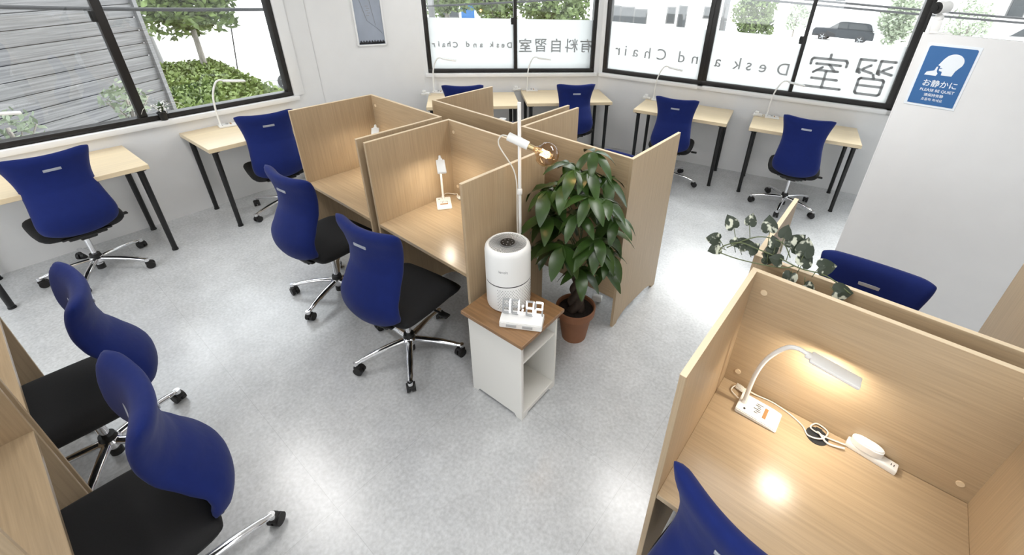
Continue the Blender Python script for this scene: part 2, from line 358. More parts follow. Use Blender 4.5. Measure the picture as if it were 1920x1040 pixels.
# ---------------------------------------------------------------- study carrels
CW, CD, CH, CZ, CT = .811, .611, 1.203, .683, .018
def make_carrel(label, group, loc, rz=0):
    t = thing('study_carrel', label, 'study carrel', loc, rz, group)
    def side(x0):
        bm = NB(); R = [(0, 0), (0, CH), (CD, CH), (CD, 0), (CD-.05, 0), (CD-.06, .02), (CD-.11, .045), (CD-.17, .06), (.17, .06), (.11, .045), (.06, .02), (.05, 0)]
        prism(bm, R, 'X', x0, x0+CT)
        es = [e for e in bm.edges if all(v.co.z > CH-.001 for v in e.verts) or all(v.co.y < .001 for v in e.verts)]
        bmesh.ops.bevel(bm, geom=es, offset=.0015, segments=1, affect='EDGES')
        s = obj('side_panel', bm, 'wood_v', t)
        bm = NB(); box(bm, (x0+CT/2, CD/2, CH+.0005), (CT, CD, .002)); obj('toplit_edge_band', bm, 'edge', s)  # paler strip paints the overhead light onto the panel's upper edge
    side(0); side(CW-CT)
    bm = NB(); box(bm, (CW/2, CD-CT/2, (CH+.235)/2), (CW-2*CT, CT, CH-.235)); b = obj('back_panel', bm, 'wood_h', t)
    bm = NB(); box(bm, (CW/2, CD-CT/2, CH+.0005), (CW-2*CT, CT, .002)); obj('toplit_edge_band', bm, 'edge', b)
    bm = NB(); box(bm, (CW/2, (CD-CT)/2, CZ-.011), (CW-2*CT, CD-CT-.004, .022), bev=.0015, seg=1); obj('desk_top', bm, 'wood_h', t)
    for (x, z) in ((.06, CH-.07), (CW-.06, CH-.07), (.06, CZ+.06), (CW-.06, CZ+.06)):
        bm = NB(); cyl(bm, (x, CD-CT+.0005, z), (x, CD-CT-.003, z), .011, seg=20); obj('screw_cap', bm, 'edge', t, 40)
    bm = NB(); cyl(bm, (.37, CD-CT-.052, CZ), (.37, CD-CT-.052, CZ+.003), .036, seg=32); box(bm, (.37, CD-CT-.03, CZ+.004), (.02, .03, .003)); obj('cable_grommet', bm, 'grommet', t, 40)
    return t
GF = 'oak laminate study carrels'
S4 = .44; Y4 = CD+.212
car = make_carrel('oak carrel with bulb lamp and air purifier at its side, central block front row', GF, (0, 0, 0))
dup(car, (-.0675-CW, 0, 0), 0, 'oak carrel at the far end of the central block front row', GF)
dup(car, (S4+CW, Y4+CD, 0), pi, 'oak carrel behind the green potted plant, its outer side panel standing free', GF)
dup(car, (S4-.0675, Y4+CD, 0), pi, 'oak carrel in the central block nearest the corner desk, back row', GF)
dup(car, (2.066, -.385, 0), 0, 'oak carrel with lit gooseneck lamp and a power strip, ivy vine on its back corner', GF)
dup(car, (2.045+CW, .315+CD-.005, 0), pi, 'oak carrel behind the ivy vine, facing the white partition', GF)
dup(car, (.2635, -1.518, 0), pi, 'oak carrel in the lower left whose chair is partly hidden by the next chair', GF)
dup(car, (.331+CW, -1.518, 0), pi, 'oak carrel at the bottom left with the nearest blue chair in front', GF)

# ---------------------------------------------------------------- office chairs  (local +x is forward)
def backrest_bm(grow=0):
    zs = [(.41, -.212), (.46, -.238), (.51, -.258), (.57, -.260), (.65, -.216), (.73, -.172), (.81, -.158), (.89, -.164), (.95, -.182), (1.0, -.206)]
    def xc(z):
        for (a, xa), (b, xb) in zip(zs, zs[1:]):
            if z <= b:
                t = max(0, (z-a)/(b-a)); t = t*t*(3-2*t)*.5+t*.5
                return xa+(xb-xa)*t
        return zs[-1][1]
    ws = [(.41, .185), (.43, .200), (.46, .209), (.50, .213), (.54, .213), (.60, .205), (.68, .192), (.74, .187), (.80, .192), (.87, .207), (.94, .228), (1.0, .243)]
    def hw(z):
        for (a, xa), (b, xb) in zip(ws, ws[1:]):
            if z <= b: return xa+(xb-xa)*max(0, (z-a)/(b-a))
        return ws[-1][1]
    nu, nv = 17, 19; bm = NB(); F = {}; B = {}
    for j in range(nv):
        for i in range(nu):
            s = -1+2*i/(nu-1); tt = j/(nv-1)
            zt = .978 + .014*abs(s)**1.8 - (.018*max(0, abs(s)-.8)/.2 if abs(s) > .8 else 0)
            z = .41+(zt-.41)*tt
            y = s*hw(z)*(1-.03*max(0, (tt-.88)/.12)**2); x = xc(z) + (.040+.036*min(1, tt*4)-.024*tt)*abs(s)**2
            z += .045*abs(s)**2.5*max(0, 1-3*tt)
            e = (1-max(abs(s), 0)**10)*(1-(abs(2*tt-1))**16)
            th = .032*math.sqrt(max(0, e))
            # normal approx in xz
            dx = (xc(z+.01)-xc(z-.01))/.02; n = Vector((1, 0, -dx)).normalized()
            edge = i in (0, nu-1) or j in (0, nv-1)
            p = Vector((x, y, z))
            if edge: F[i, j] = B[i, j] = bm.verts.new(p)
            else: F[i, j] = bm.verts.new(p+n*th); B[i, j] = bm.verts.new(p-n*th)
    for j in range(nv-1):
        for i in range(nu-1):
            bm.faces.new((F[i, j], F[i+1, j], F[i+1, j+1], F[i, j+1])); bm.faces.new((B[i, j], B[i, j+1], B[i+1, j+1], B[i+1, j]))
    rim = [F[i, 0].co.copy() for i in range(nu)] + [F[nu-1, j].co.copy() for j in range(1, nv)] + [F[i, nv-1].co.copy() for i in range(nu-2, -1, -1)] + [F[0, j].co.copy() for j in range(nv-2, -1, -1)]
    return bm, rim, xc
def make_chair(label, loc, rz, group):
    t = thing('office_chair', label, 'office chair', loc, rz, group)
    bm, rim, xc = backrest_bm(); back = obj('backrest', bm, 'blue', t, 180)
    sb = back.modifiers.new('s', 'SUBSURF'); sb.levels = 1; sb.render_levels = 1
    for x, tilt in ((xc(.872)-.0325, -.05), (xc(.872)+.0325, -.05)):
        bm = NB(); box(bm, (0, 0, 0), (.005, .085, .017), bev=.002)
        T(bm, bm.verts[:], Matrix.Translation((x, 0, .872)) @ Matrix.Rotation(tilt, 4, 'Y')); obj('badge', bm, 'silver', back, 40, label='small silver badge')
    # seat
    bm = NB(); nu, nv = 13, 13; Tp = {}; Bt = {}
    for j in range(nv):
        for i in range(nu):
            s = -1+2*i/(nu-1); u = -1+2*j/(nv-1)
            k = math.sqrt(max(0, 1-.16*s*s*u*u)); x = .035+.25*u*k; y = s*.248*math.sqrt(max(0, 1-.2*u*u*abs(u)*s*s))
            e = math.sqrt(max(0, (1-abs(s)**7)*(1-abs(u)**7)))
            z = .452 + .012*abs(s)**3 - (.03*max(0, u-.5)/.5 if u > .5 else 0)
            ed = i in (0, nu-1) or j in (0, nv-1)
            if ed: Tp[i, j] = Bt[i, j] = bm.verts.new((x, y, z-.02))
            else: Tp[i, j] = bm.verts.new((x, y, z-.02+.042*e)); Bt[i, j] = bm.verts.new((x, y, z-.02-.06*e))
    for j in range(nv-1):
        for i in range(nu-1):
            bm.faces.new((Tp[i, j], Tp[i+1, j], Tp[i+1, j+1], Tp[i, j+1])); bm.faces.new((Bt[i, j], Bt[i, j+1], Bt[i+1, j+1], Bt[i+1, j]))
    so = obj('seat', bm, 'black_fabric', t, 180); sb = so.modifiers.new('s', 'SUBSURF'); sb.levels = 1; sb.render_levels = 1
    bm = NB(); box(bm, (.02, 0, .358), (.26, .17, .05), bev=.015); box(bm, (-.12, 0, .375), (.16, .09, .03), bev=.01)
    obj('seat_mechanism', bm, 'black_plastic', t, 40)
    bm = NB(); box(bm, (-.165, 0, .39), (.09, .2, .02), bev=.008); box(bm, (-.19, 0, .40), (.03, .26, .016), bev=.007); obj('back_bracket', bm, 'black_plastic', t, 50)
    bm = NB(); tube(bm, [(.06, -.06, .368), (.06, -.225, .36)], .006, 8); box(bm, (.06, -.25, .359), (.04, .06, .012), bev=.005); obj('adjusting_lever', bm, 'black_plastic', t, 40)
    bm = NB(); cyl(bm, (0, 0, .12), (0, 0, .37), .016, seg=20); cyl(bm, (0, 0, .03), (0, 0, .13), .021, seg=20); obj('gas_column', bm, 'chrome', t, 40)
    bm = NB(); cyl(bm, (0, 0, .125), (0, 0, .15), .034, .03, 20); obj('column_collar', bm, 'black_plastic', t, 40)
    bm = NB(); cyl(bm, (0, 0, .022), (0, 0, .06), .025, seg=20); obj('column_foot', bm, 'black_plastic', t, 40)
    bm = NB(); lathe(bm, [(.03, .075), (.042, .085), (.044, .115), (.03, .128)], 24); hub = obj('base_hub', bm, 'chrome', t, 40)
    for k in range(5):
        a = 2*pi*k/5; R = Matrix.Rotation(a, 4, 'Z')
        bm = NB(); tube(bm, smooth_pts([(.03, 0, .108), (.12, 0, .104), (.22, 0, .092), (.285, 0, .078), (.312, 0, .073)], 4), [.021]*4+[.020]*4+[.017]*4+[.0145]*5, 10, flat=.72)
        cyl(bm, (.312, 0, .06), (.312, 0, .082), .0145, seg=14)
        T(bm, bm.verts[:], R); leg = obj('base_arm', bm, 'chrome', t, 60)
        sw = random.uniform(0, 6.28) if False else a*1.7+.6
        bm = NB(); Q = Matrix.Translation((.312*cos(a), .312*sin(a), 0)) @ Matrix.Rotation(sw, 4, 'Z')
        v = cyl(bm, (.012, -.024, .027), (.012, -.005, .027), .027, seg=22) + cyl(bm, (.012, .005, .027), (.012, .024, .027), .027, seg=22) + cyl(bm, (.012, -.01, .027), (.012, .01, .027), .012, seg=12)
        v += box(bm, (.006, 0, .045), (.044, .036, .026), bev=.009)
        T(bm, bm.verts[:], Q); obj('caster', bm, 'caster', leg, 40)
    return t
random.seed(4)
UPPER = ('backrest', 'seat', 'seat_mechanism', 'back_bracket', 'adjusting_lever')
def set_chair(t, dz, br):
    """raise or lower the seat on its gas column; br turns the star base against the seat"""
    for ch in t.children:
        n = ch.name.split('.')[0]
        if n in UPPER: ch.location.z = dz
        elif n in ('base_arm', 'base_hub'): ch.rotation_euler.z = br
GC = 'blue swivel office chairs'
chairs = [  # u, v, yaw, dz, base angle (world), label
    (1.66, 3.50, 1.75, .0, .36+.6413, 'blue office chair at the desk nearest the white partition, below the large mirrored characters'),
    (.455, 3.262, 1.86, .0, -.5+.6413, 'blue office chair at the right-wall desk next to the room corner'),
    (-.69, 2.965, 2.42, .0, .3, 'blue office chair at the back-wall desk just left of the room corner'),
    (-1.50, 2.045, 2.42, .0, .1, 'blue office chair at the back-wall desk, only its top showing over a carrel panel'),
    (-1.985, .215, 2.96, -.02, .56+.6413, 'blue office chair at the left-window desk with the gooseneck lamp, half behind a carrel'),
    (-2.0, -1.115, 3.22, -.01, .16+.6413, 'blue office chair at the left-window desk by the plank wall, star base in full view'),
    (-.45, -.13, 1.68, .012, .74+.6413, 'blue office chair at the far end of the front carrel row'),
    (.41, -.155, 1.71, .005, 1.24+.6413, 'blue office chair in front of the carrel beside the white cabinet'),
    (-.10, -1.43, 4.68, -.03, .75, 'blue office chair in the lower left, the one farther from the camera of that pair'),
    (.785, -1.425, 4.68, .04, pi/2, 'blue office chair at the bottom left with one caster arm stretched over open floor'),
    (2.445, .80, -1.55, .018, .5, 'blue office chair behind the ivy vine, tucked into the carrel before the white partition'),
    (2.361, -.352, 1.38, .01, .5, 'blue office chair cut off by the bottom edge, before the carrel with the lit lamp'),
    (.89, 1.31, -1.55, -.03, .9, 'blue office chair tucked into the carrel behind the potted plant'),
    (-.03, 1.31, -1.55, -.03, .4, 'blue office chair tucked into the back carrel with the upturned white lamp head'),
]
proto = None
for (x, y, yaw, dz, br, lab) in chairs:
    if proto is None: proto = ch = make_chair(lab, (x, y, 0), yaw, GC)
    else: ch = dup(proto, (x, y, 0), yaw, lab, GC)
    set_chair(ch, dz, br-yaw)

# ---------------------------------------------------------------- window desks
def make_desk(label, loc, rz, group):
    t = thing('desk', label, 'desk', loc, rz, group)
    bm = NB(); box(bm, (.5, .3, .7175), (1.0, .598, .034), bev=.0015, seg=1); obj('desk_top', bm, 'birch', t)
    for sx in (.05, .95):
        for sy in (.055, .545):
            bm = NB(); cyl(bm, (sx, sy, .003), (sx, sy, .70), .0175, .0205, 20); cyl(bm, (sx, sy, 0), (sx, sy, .012), .021, seg=20); cyl(bm, (sx, sy, .688), (sx, sy, .7), .04, seg=24); obj('leg', bm, 'black', t, 40)
    return t
GD = 'pale desks with black legs along the windows'
def wp(p, a, s, d=0, z=0): return Vector((p.x+cos(a)*s+sin(a)*d, p.y+sin(a)*s-cos(a)*d, z))   # d = distance into the room
d0 = make_desk('pale desk with black legs by the right wall, nearest the white partition', (1.161, 3.474, 0), .2, GD)
dup(d0, (-.026, 3.204, 0), .213, 'pale desk with black legs by the right wall, next to the room corner', GD)
dup(d0, (-1.007, 2.538, 0), .852, 'pale desk with black legs at the back wall, just left of the room corner', GD)
dup(d0, (-1.665, 1.665, 0), .855, 'pale desk with black legs at the back wall beside the corner wall with the poster', GD)
dup(d0, (-1.893, -.257, 0), 1.602, 'pale desk with black legs under the left window, carrying the gooseneck lamp', GD)
dup(d0, (-1.846, -1.638, 0), 1.602, 'pale desk with black legs under the left window at the left picture edge', GD)

# ---------------------------------------------------------------- gooseneck lamps (local +x = reach)
def make_lamp(label, loc, rz, group, rise=.36, lit=True):
    t = thing('desk_lamp', label, 'desk lamp', loc, rz, group)
    bm = NB(); P = [(-.018, 0), (-.018, .02), (.10, .014), (.128, .008), (.128, 0)]
    prism(bm, P, 'Y', -.047, .047); es = bm.edges[:]; bmesh.ops.bevel(bm, geom=es, offset=.003, segments=2, affect='EDGES'); ba = obj('lamp_base', bm, 'white', t, 40)
    bm = NB()
    for i in range(6): box(bm, (.048+.006*(i % 2), -.018+.0085*i, .0188), (.012+.006*(i % 3), .0018, .0006), ry=.06)
    obj('print', bm, 'dark_print', ba, label='small dark lettering')
    bm = NB(); box(bm, (.078, 0, .0168), (.012, .05, .0006), ry=.08); obj('printed_stripe', bm, 'brown_print', ba, label='brown printed stripe')
    bm = NB(); cyl(bm, (.01, -.028, .019), (.01, -.028, .021), .004, seg=14); obj('button', bm, 'dark_print', ba)
    h = rise
    bm = NB(); tube(bm, smooth_pts([(0, 0, .015), (.004, 0, h*.45), (.022, 0, h*.72), (.06, 0, h*.93), (.095, 0, h*.99), (.135, 0, h*.965)], 6), .0078, 10); cyl(bm, (0, 0, .015), (0, 0, .035), .0105, .0085, 14); obj('gooseneck', bm, 'white', t, 60)
    bm = NB(); v = box(bm, (.075, 0, 0), (.15, .052, .015), bev=.005); box(bm, (-.005, 0, 0), (.022, .026, .017), bev=.005)
    he = obj('lamp_head', bm, 'white', t, 40); he.location = (.135, 0, h*.965); he.rotation_euler = (0, .13, 0)
    bm = NB(); box(bm, (.075, 0, -.008), (.135, .036, .002)); obj('led_panel', bm, 'led' if lit else 'white', he)
    return t
GL = 'white gooseneck desk lamps'
def lamp_light(loc, e, rz=0):
    area('desk_lamp_light', loc, .12, .035, e, (1, .89, .74), (0, 0, rz))
l0 = make_lamp('white gooseneck lamp, lit, in the carrel with the power strip and brown printed stripe', (2.188, .118, CZ), .0, GL)
lamp_light((2.40, .118, 1.008), 1.7)
dup(l0, (.062, .458, CZ), -.62, 'white gooseneck lamp in the carrel beside the air purifier, seen end-on', GL); lamp_light((.232, .34, 1.008), 1.2, -.62)
dup(l0, (-.745, .53, CZ), -.6, 'white gooseneck lamp in the far front-row carrel, only its head showing over the divider', GL); lamp_light((-.577, .414, 1.008), 1.0, -.6)
dup(l0, (-.055, 1.06, CZ), 2.05, 'white lamp head showing over the divider in the back carrel by the corner desk', GL); lamp_light((-.148, 1.237, 1.008), 1.0, 2.05)
for (x, y, rz, lab) in ((1.185, 3.99, .3, 'white gooseneck lamp on the desk nearest the white partition'), (-.055, 3.74, .3, 'white gooseneck lamp on the right-wall desk next to the room corner'),
                        (-1.395, 2.982, .86, 'white gooseneck lamp on the back-wall desk left of the room corner'), (-2.10, 2.12, .75, 'white gooseneck lamp on the back-wall desk beside the corner wall'),
                        (-2.43, .02, 1.45, 'white gooseneck lamp against the hedge view on the left-window desk'), (-2.40, -1.36, 1.55, 'white gooseneck lamp at the left picture edge before the plank wall')):
    if lab.startswith('white gooseneck lamp on the desk nearest'): lw = make_lamp(lab, (x, y, .735), rz, GL, .40, False)
    else: dup(lw, (x, y, .735), rz, lab, GL)

# carrel power strip, adapter, cables
bm = NB(); tube(bm, smooth_pts([(2.165, .13, CZ+.01), (2.13, .155, CZ+.006), (2.14, .185, CZ+.012), (2.17, .18, CZ+.02), (2.21, .19, CZ+.008), (2.27, .20, CZ+.004), (2.33, .19, CZ+.004), (2.385, .165, CZ+.004), (2.41, .135, CZ+.006), (2.45, .145, CZ+.012), (2.462, .19, CZ+.01), (2.425, .205, CZ+.008), (2.41, .17, CZ+.01), (2.455, .165, CZ+.008), (2.52, .175, CZ+.01)], 6), .0026, 8)
tube(bm, smooth_pts([(2.52, .155, CZ+.012), (2.47, .145, CZ+.006), (2.44, .16, CZ+.015), (2.432, .175, CZ+.0)], 6), .0035, 8)
for i in range(5): tube(bm, smooth_pts([(2.14, .175+.002*i, CZ+.008+.004*i), (2.165, .165+.003*i, CZ+.014+.003*i), (2.19, .165, CZ+.01)], 4), .0024, 6)
tag(obj('lamp_cable', bm, 'cable', None, 60), 'thin white cable looped over the black grommet in the lit carrel', 'cable')
t = thing('power_strip', 'short white power strip with an oval adapter lying by the carrel back panel', 'power strip', (2.575, .19, CZ), -.12)
bm = NB(); box(bm, (.02, 0, .0115), (.15, .036, .023), bev=.004); obj('strip_body', bm, 'white', t, 40)
bm = NB()
for dx in (.075, .083): box(bm, (dx, 0, .0232), (.0022, .009, .0006))
obj('socket', bm, 'dark_print', t)
bm = NB(); P = [(.036*cos(a)+(-.012 if cos(a) < 0 else .012), .021*sin(a)) for a in [2*pi*k/28 for k in range(28)]]
prism(bm, P, 'Z', .022, .054); bmesh.ops.bevel(bm, geom=[e for e in bm.edges if abs(e.verts[0].co.z-e.verts[1].co.z) < 1e-5], offset=.004, segments=2, affect='EDGES')
obj('adapter', bm, 'white', t, 40)
def small_strip(loc, rz, lab, sc=1):
    t = thing('power_tap', lab, 'power strip', loc, rz, 'white power taps on the window desks')
    bm = NB(); box(bm, (0, 0, .014), (.09, .042, .028), bev=.005); obj('tap_body', bm, 'white', t, 40)
    bm = NB(); box(bm, (-.012, 0, .04), (.04, .034, .028), bev=.008); obj('plug', bm, 'white', t, 40)
    bm = NB(); tube(bm, smooth_pts([(.045, 0, .012), (.056, .015, .02), (.06, -.02, .008), (.045, -.035, .01), (.02, -.03, .02), (-.03, -.04, .008), (-.06, -.01, .01)], 5), .003, 6); obj('cord', bm, 'cable', t, 60)
small_strip((1.10, 3.96, .735), .2, 'white power tap with plug beside the lamp on the desk nearest the white partition')
small_strip((-.13, 3.72, .735), .2, 'white power tap with plug beside the lamp on the right-wall desk near the corner')
small_strip((-1.49, 2.9, .735), .85, 'white power tap with plug beside the lamp on the back-wall desk left of the corner')
small_strip((-2.08, 1.98, .735), .85, 'white power tap with plug on the back-wall desk beside the corner wall')
# thin cables of the lamps in the block
bm = NB(); tube(bm, smooth_pts([(.02, .47, CZ+.012), (-.01+.03, .52, CZ+.02), (.06, .56, CZ+.012), (.10, .55, CZ+.03), (.13, .53, CZ+.014), (.20, .56, CZ+.008), (.34, .565, CZ+.004)], 6), .003, 8)
box(bm, (.12, .545, CZ+.012), (.045, .018, .018), rz=-.3, bev=.004); tag(obj('lamp_cable', bm, 'cable', None, 60), 'white cable with inline plug behind the end-on lamp in the carrel', 'cable')

# ---------------------------------------------------------------- white cabinet, purifier, clock
t = thing('side_cabinet', 'white open-sided cabinet with a walnut top under the air purifier and clock', 'cabinet', (.9, -.098, 0), .03)
W_, D_, H_ = .355, .29, .545
bm = NB(); box(bm, (W_/2, D_/2, H_+.0105), (W_+.05, D_+.05, .021), bev=.003); obj('cabinet_top', bm, 'walnut', t, label='walnut wood top')
def board(lo, hi, nm='panel'):
    bm = NB(); box(bm, [(a+b)/2 for a, b in zip(lo, hi)], [b-a for a, b in zip(lo, hi)], bev=.001, seg=1); return obj(nm, bm, 'whitepaint', t)
def skirt(axis, a, b, lo, ln):
    bm = NB(); prism(bm, [(lo, 0), (lo, H_), (lo+ln, H_), (lo+ln, 0), (lo+ln-.035, 0), (lo+ln-.05, .022), (lo+.05, .022), (lo+.035, 0)], axis, a, b); return obj('side_panel', bm, 'whitepaint', t)
skirt('Y', 0, .015, 0, W_); skirt('Y', D_-.015, D_, 0, W_)
board((0, .015, .03), (.012, D_-.015, H_), 'back_panel')
board((.012, .015, .03), (W_-.002, D_-.015, .048), 'bottom_board'); board((.012, .015, .40), (W_-.004, D_-.015, .414), 'shelf')
bm = NB(); prism(bm, [(.015, 0), (.015, .045), (D_-.015, .045), (D_-.015, 0), (D_-.04, 0), (D_-.055, .02), (.055, .02), (.04, 0)], 'X', W_-.012, W_); obj('plinth', bm, 'whitepaint', t)

t = thing('air_purifier', 'white cylindrical air purifier with a round grille top on the cabinet', 'air purifier', (1.002, .098, H_+.0215), -.25)
R_ = .113; Hp = .355
bm = NB(); lathe(bm, [(R_-.012, 0), (R_-.002, .008), (R_, .02), (R_, .16)], 48); lo = obj('intake_body', bm, 'white', t, 40)
bm = NB(); lathe(bm, [(R_, .1665), (R_, Hp-.03), (R_-.004, Hp-.012), (R_-.014, Hp-.002), (R_-.02, Hp), (R_-.024, Hp-.006)], 48); obj('upper_body', bm, 'white', t, 40)
bm = NB(); lathe(bm, [(R_-.001, .159), (R_-.001, .168)], 48); obj('seam_ring', bm, 'dark_print', t, 40)
bm = NB()
for r in range(13):
    for k in range(54):
        a = 2*pi*(k+.5*(r % 2))/54; z = .028+.0095*r
        if sin(a+1.3) < .2: continue
        cyl(bm, ((R_-.001)*cos(a), (R_-.001)*sin(a), z), ((R_+.0006)*cos(a), (R_+.0006)*sin(a), z), .0022, seg=6)
obj('intake_holes', bm, 'vent', lo)
bm = NB(); cyl(bm, (0, 0, Hp-.012), (0, 0, Hp-.008), R_-.024, seg=48); obj('grille_well', bm, 'dark_print', t, 40)
bm = NB()
for k in range(60):
    a0 = 2*pi*k/60
    tube(bm, [((.034+.056*q)*cos(a0+.55*q), (.034+.056*q)*sin(a0+.55*q), Hp-.004) for q in (0, .33, .66, 1)], .0012, 4)
obj('grille', bm, 'vent', t)
bm = NB(); lathe(bm, [(.0385, Hp-.008), (.0385, Hp-.001), (.036, Hp)], 40); obj('control_ring', bm, 'vent', t, 40)
bm = NB(); cyl(bm, (0, 0, Hp-.002), (0, 0, Hp+.001), .035, seg=40); cp = obj('control_panel', bm, 'black_plastic', t, 40)
bm = NB()
for k in range(8): cyl(bm, (.024*cos(k*pi/4), .024*sin(k*pi/4), Hp+.001), (.024*cos(k*pi/4), .024*sin(k*pi/4), Hp+.0015), .0026, seg=10)
cyl(bm, (0, 0, Hp+.001), (0, 0, Hp+.0015), .004, seg=12); obj('icons', bm, 'grey_print', cp)
bm = text_bm('levoit', .02, .0005)
for v in bm.verts:
    a = v.co.x/R_; v.co = Vector(((R_+.0006+v.co.z)*sin(a), -(R_+.0006+v.co.z)*cos(a), .255+v.co.y))
T(bm, bm.verts[:], Matrix.Rotation(.80, 4, 'Z')); obj('logo', bm, 'grey_print', t)

# clock on a folded white stand
KX = thing('digital_clock', 'white digit clock with open seven-segment numerals on a small white stand', 'clock', (1.17, .016, H_+.0215), .52)
SEG = {'0': 'abcdef', '1': 'bc', '4': 'fgbc', '2': 'abged'}
def digit(ch, x):
    wd, ht, s = .033, .07, .0068; zz = {'a': ht, 'g': ht/2, 'd': 0}
    for on in (True, False):
        bm = NB(); n = 0
        for q in 'abcdefg':
            if (q in SEG[ch]) != on: continue
            n += 1
            if q in 'agd': box(bm, (x, 0, zz[q]), (wd, .012, s), bev=.0015)
            else: box(bm, (x+(wd/2 if q in 'bc' else -wd/2), 0, ht*.75 if q in 'bf' else ht*.25), (s, .012, ht/2+s*.4), bev=.0015)
        o = obj('digit_segments', bm, 'segment' if on else 'segment_off', KX, 40); o.location = (0, -.0, .052); o.rotation_euler = (-.22, 0, 0)
        if on is False: o['label'] = 'unlit grey segments'
        else: o['label'] = 'lit white segments'
for ch, x in zip('1142', (-.08, -.036, .036, .08)): digit(ch, x)
bm = NB()
for z in (.02, .042): cyl(bm, (0, -.006, z), (0, .006, z), .0045, seg=14)
o = obj('colon_dots', bm, 'segment', KX, 40); o.location = (0, 0, .052); o.rotation_euler = (-.22, 0, 0)
bm = NB(); prism(bm, [(-.055, 0), (-.05, .03), (-.012, .043), (.03, .043), (.036, 0)], 'X', -.104, .104); bmesh.ops.bevel(bm, geom=bm.edges[:], offset=.003, segments=2, affect='EDGES'); obj('clock_stand', bm, 'white', KX, 40)
bm = NB(); box(bm, (-.045, -.0545, .016), (.05, .003, .012), rx=-.16, bev=.001); box(bm, (.035, -.0545, .016), (.05, .003, .012), rx=-.16, bev=.001); obj('stand_slot', bm, 'segment_off', KX, 40)

# ---------------------------------------------------------------- pole lamp with bare bulb
t = thing('floor_lamp', 'slim white pole lamp with a large bare filament bulb beside the carrel', 'floor lamp', (.90, .30, 0))
bm = NB(); lathe(bm, [(.10, 0), (.10, .012), (.095, .016), (.012, .02)], 32); obj('lamp_foot', bm, 'white', t, 40)
bm = NB(); cyl(bm, (0, 0, .015), (0, 0, 1.545), .0085, seg=14); lathe(bm, [(.009, 1.07), (.013, 1.075), (.013, 1.10), (.009, 1.105)], 16); obj('pole', bm, 'white', t, 40)
# socket points in image to the right and a little down, i.e. along the camera's right
sd = Vector((.80, .42, -.35)).normalized(); so = Vector((0, -.012, 1.362))
bm = NB(); cyl(bm, so-sd*.05, so+sd*.055, .0215, seg=24); cyl(bm, so-sd*.052, so-sd*.048, .017, seg=24); box(bm, so+Vector((0, .008, 0)), (.03, .03, .03), bev=.006); obj('bulb_socket', bm, 'white', t, 40)
bm = NB(); cyl(bm, so+sd*.055, so+sd*.085, .0135, seg=20); bb = obj('bulb_cap', bm, 'brass', t, 40)
bc = so+sd*.153
bm = NB(); prof = [(.0135, -.067), (.018, -.055), (.032, -.042)] + [(.060*cos(a), .060*sin(a)) for a in [radians(q) for q in range(-36, 91, 9)]]
prof = [(max(r, .0004), z) for r, z in prof]; lathe(bm, prof, 32); T(bm, bm.verts[:], Matrix.Translation(bc) @ sd.to_track_quat('Z', 'Y').to_matrix().to_4x4()); bu = obj('glass_bulb', bm, 'bulb', t, 180)
bm = NB(); Q = sd.to_track_quat('Z', 'Y').to_matrix().to_4x4()
pts = []
for k in range(13): a = k*pi/6*.92; pts.append((.017*cos(a*2), .017*sin(a*2), -.03+.036*((k % 2))))
tube(bm, pts, .0011, 5); T(bm, bm.verts[:], Matrix.Translation(bc) @ Q); obj('filament', bm, 'filament', bu, 60)
bm = NB(); cyl(bm, (0, 0, -.07), (0, 0, -.02), .004, seg=8); T(bm, bm.verts[:], Matrix.Translation(bc) @ Q); obj('filament_post', bm, 'cable', bu, 40)
bl = bpy.data.lights.new('bulb_light', 'POINT'); bl.energy = .5; bl.color = (1, .7, .4); bl.shadow_soft_size = .02; bo = bpy.data.objects.new('bulb_light', bl); C.objects.link(bo); bo.location = Vector((.90, .30, 0))+bc
bm = NB(); e = so-sd*.05
tube(bm, smooth_pts([e, e+Vector((-.03, -.015, .0)), e+Vector((-.045, -.02, -.05)), (-.03, -.02, 1.22), (-.012, -.012, 1.15), (-.008, -.012, 1.08), (-.012, -.008, .9), (-.004, -.012, .6), (-.01, -.01, .1)], 6), .0034, 8); obj('cord', bm, 'cable', t, 60)

# ---------------------------------------------------------------- potted money tree
t = thing('potted_plant', 'leafy green money tree with braided trunk in a terracotta pot by the cabinet', 'potted plant', (1.095, .60, 0))
bm = NB(); lathe(bm, [(.078, 0), (.105, .19), (.107, .195), (.122, .198), (.125, .245), (.118, .25), (.112, .245), (.108, .215)], 40); obj('pot', bm, 'terracotta', t, 40)
bm = NB(); lathe(bm, [(.03, .22), (.108, .224), (.109, .218)], 32); obj('soil', bm, 'soil', t, 60)
for k in range(3):
    bm = NB(); tube(bm, [((.030-.010*q/16)*cos(2*pi*k/3+q*.42), (.030-.010*q/16)*sin(2*pi*k/3+q*.42), .21+.019*q) for q in range(17)], [.030-.0009*q for q in range(17)], 10); obj('trunk', bm, 'bark', t, 180)
rnd = random.Random(7)
def leaflet(bm, base, d, nrm, L, wd, droop):
    d = d.normalized(); sdv = d.cross(nrm).normalized(); n = 7; rows = []
    p = Vector(base); dd = d.copy()
    for i in range(n+1):
        q = i/n; wv = wd*(sin(pi*min(1, q**.8*.97+.015)))**.9 + .0008
        up_ = sdv.cross(dd).normalized()
        rows.append((bm.verts.new(p-sdv*wv+up_*wv*.22), bm.verts.new(p), bm.verts.new(p+sdv*wv+up_*wv*.22)))
        p = p+dd*(L/n); dd = (dd+Vector((0, 0, -droop/n))).normalized()
    for a, b in zip(rows, rows[1:]):
        bm.faces.new((a[0], a[1], b[1], b[0])); bm.faces.new((a[1], a[2], b[2], b[1]))
fb = NB(); sbm = NB()
clusters = []
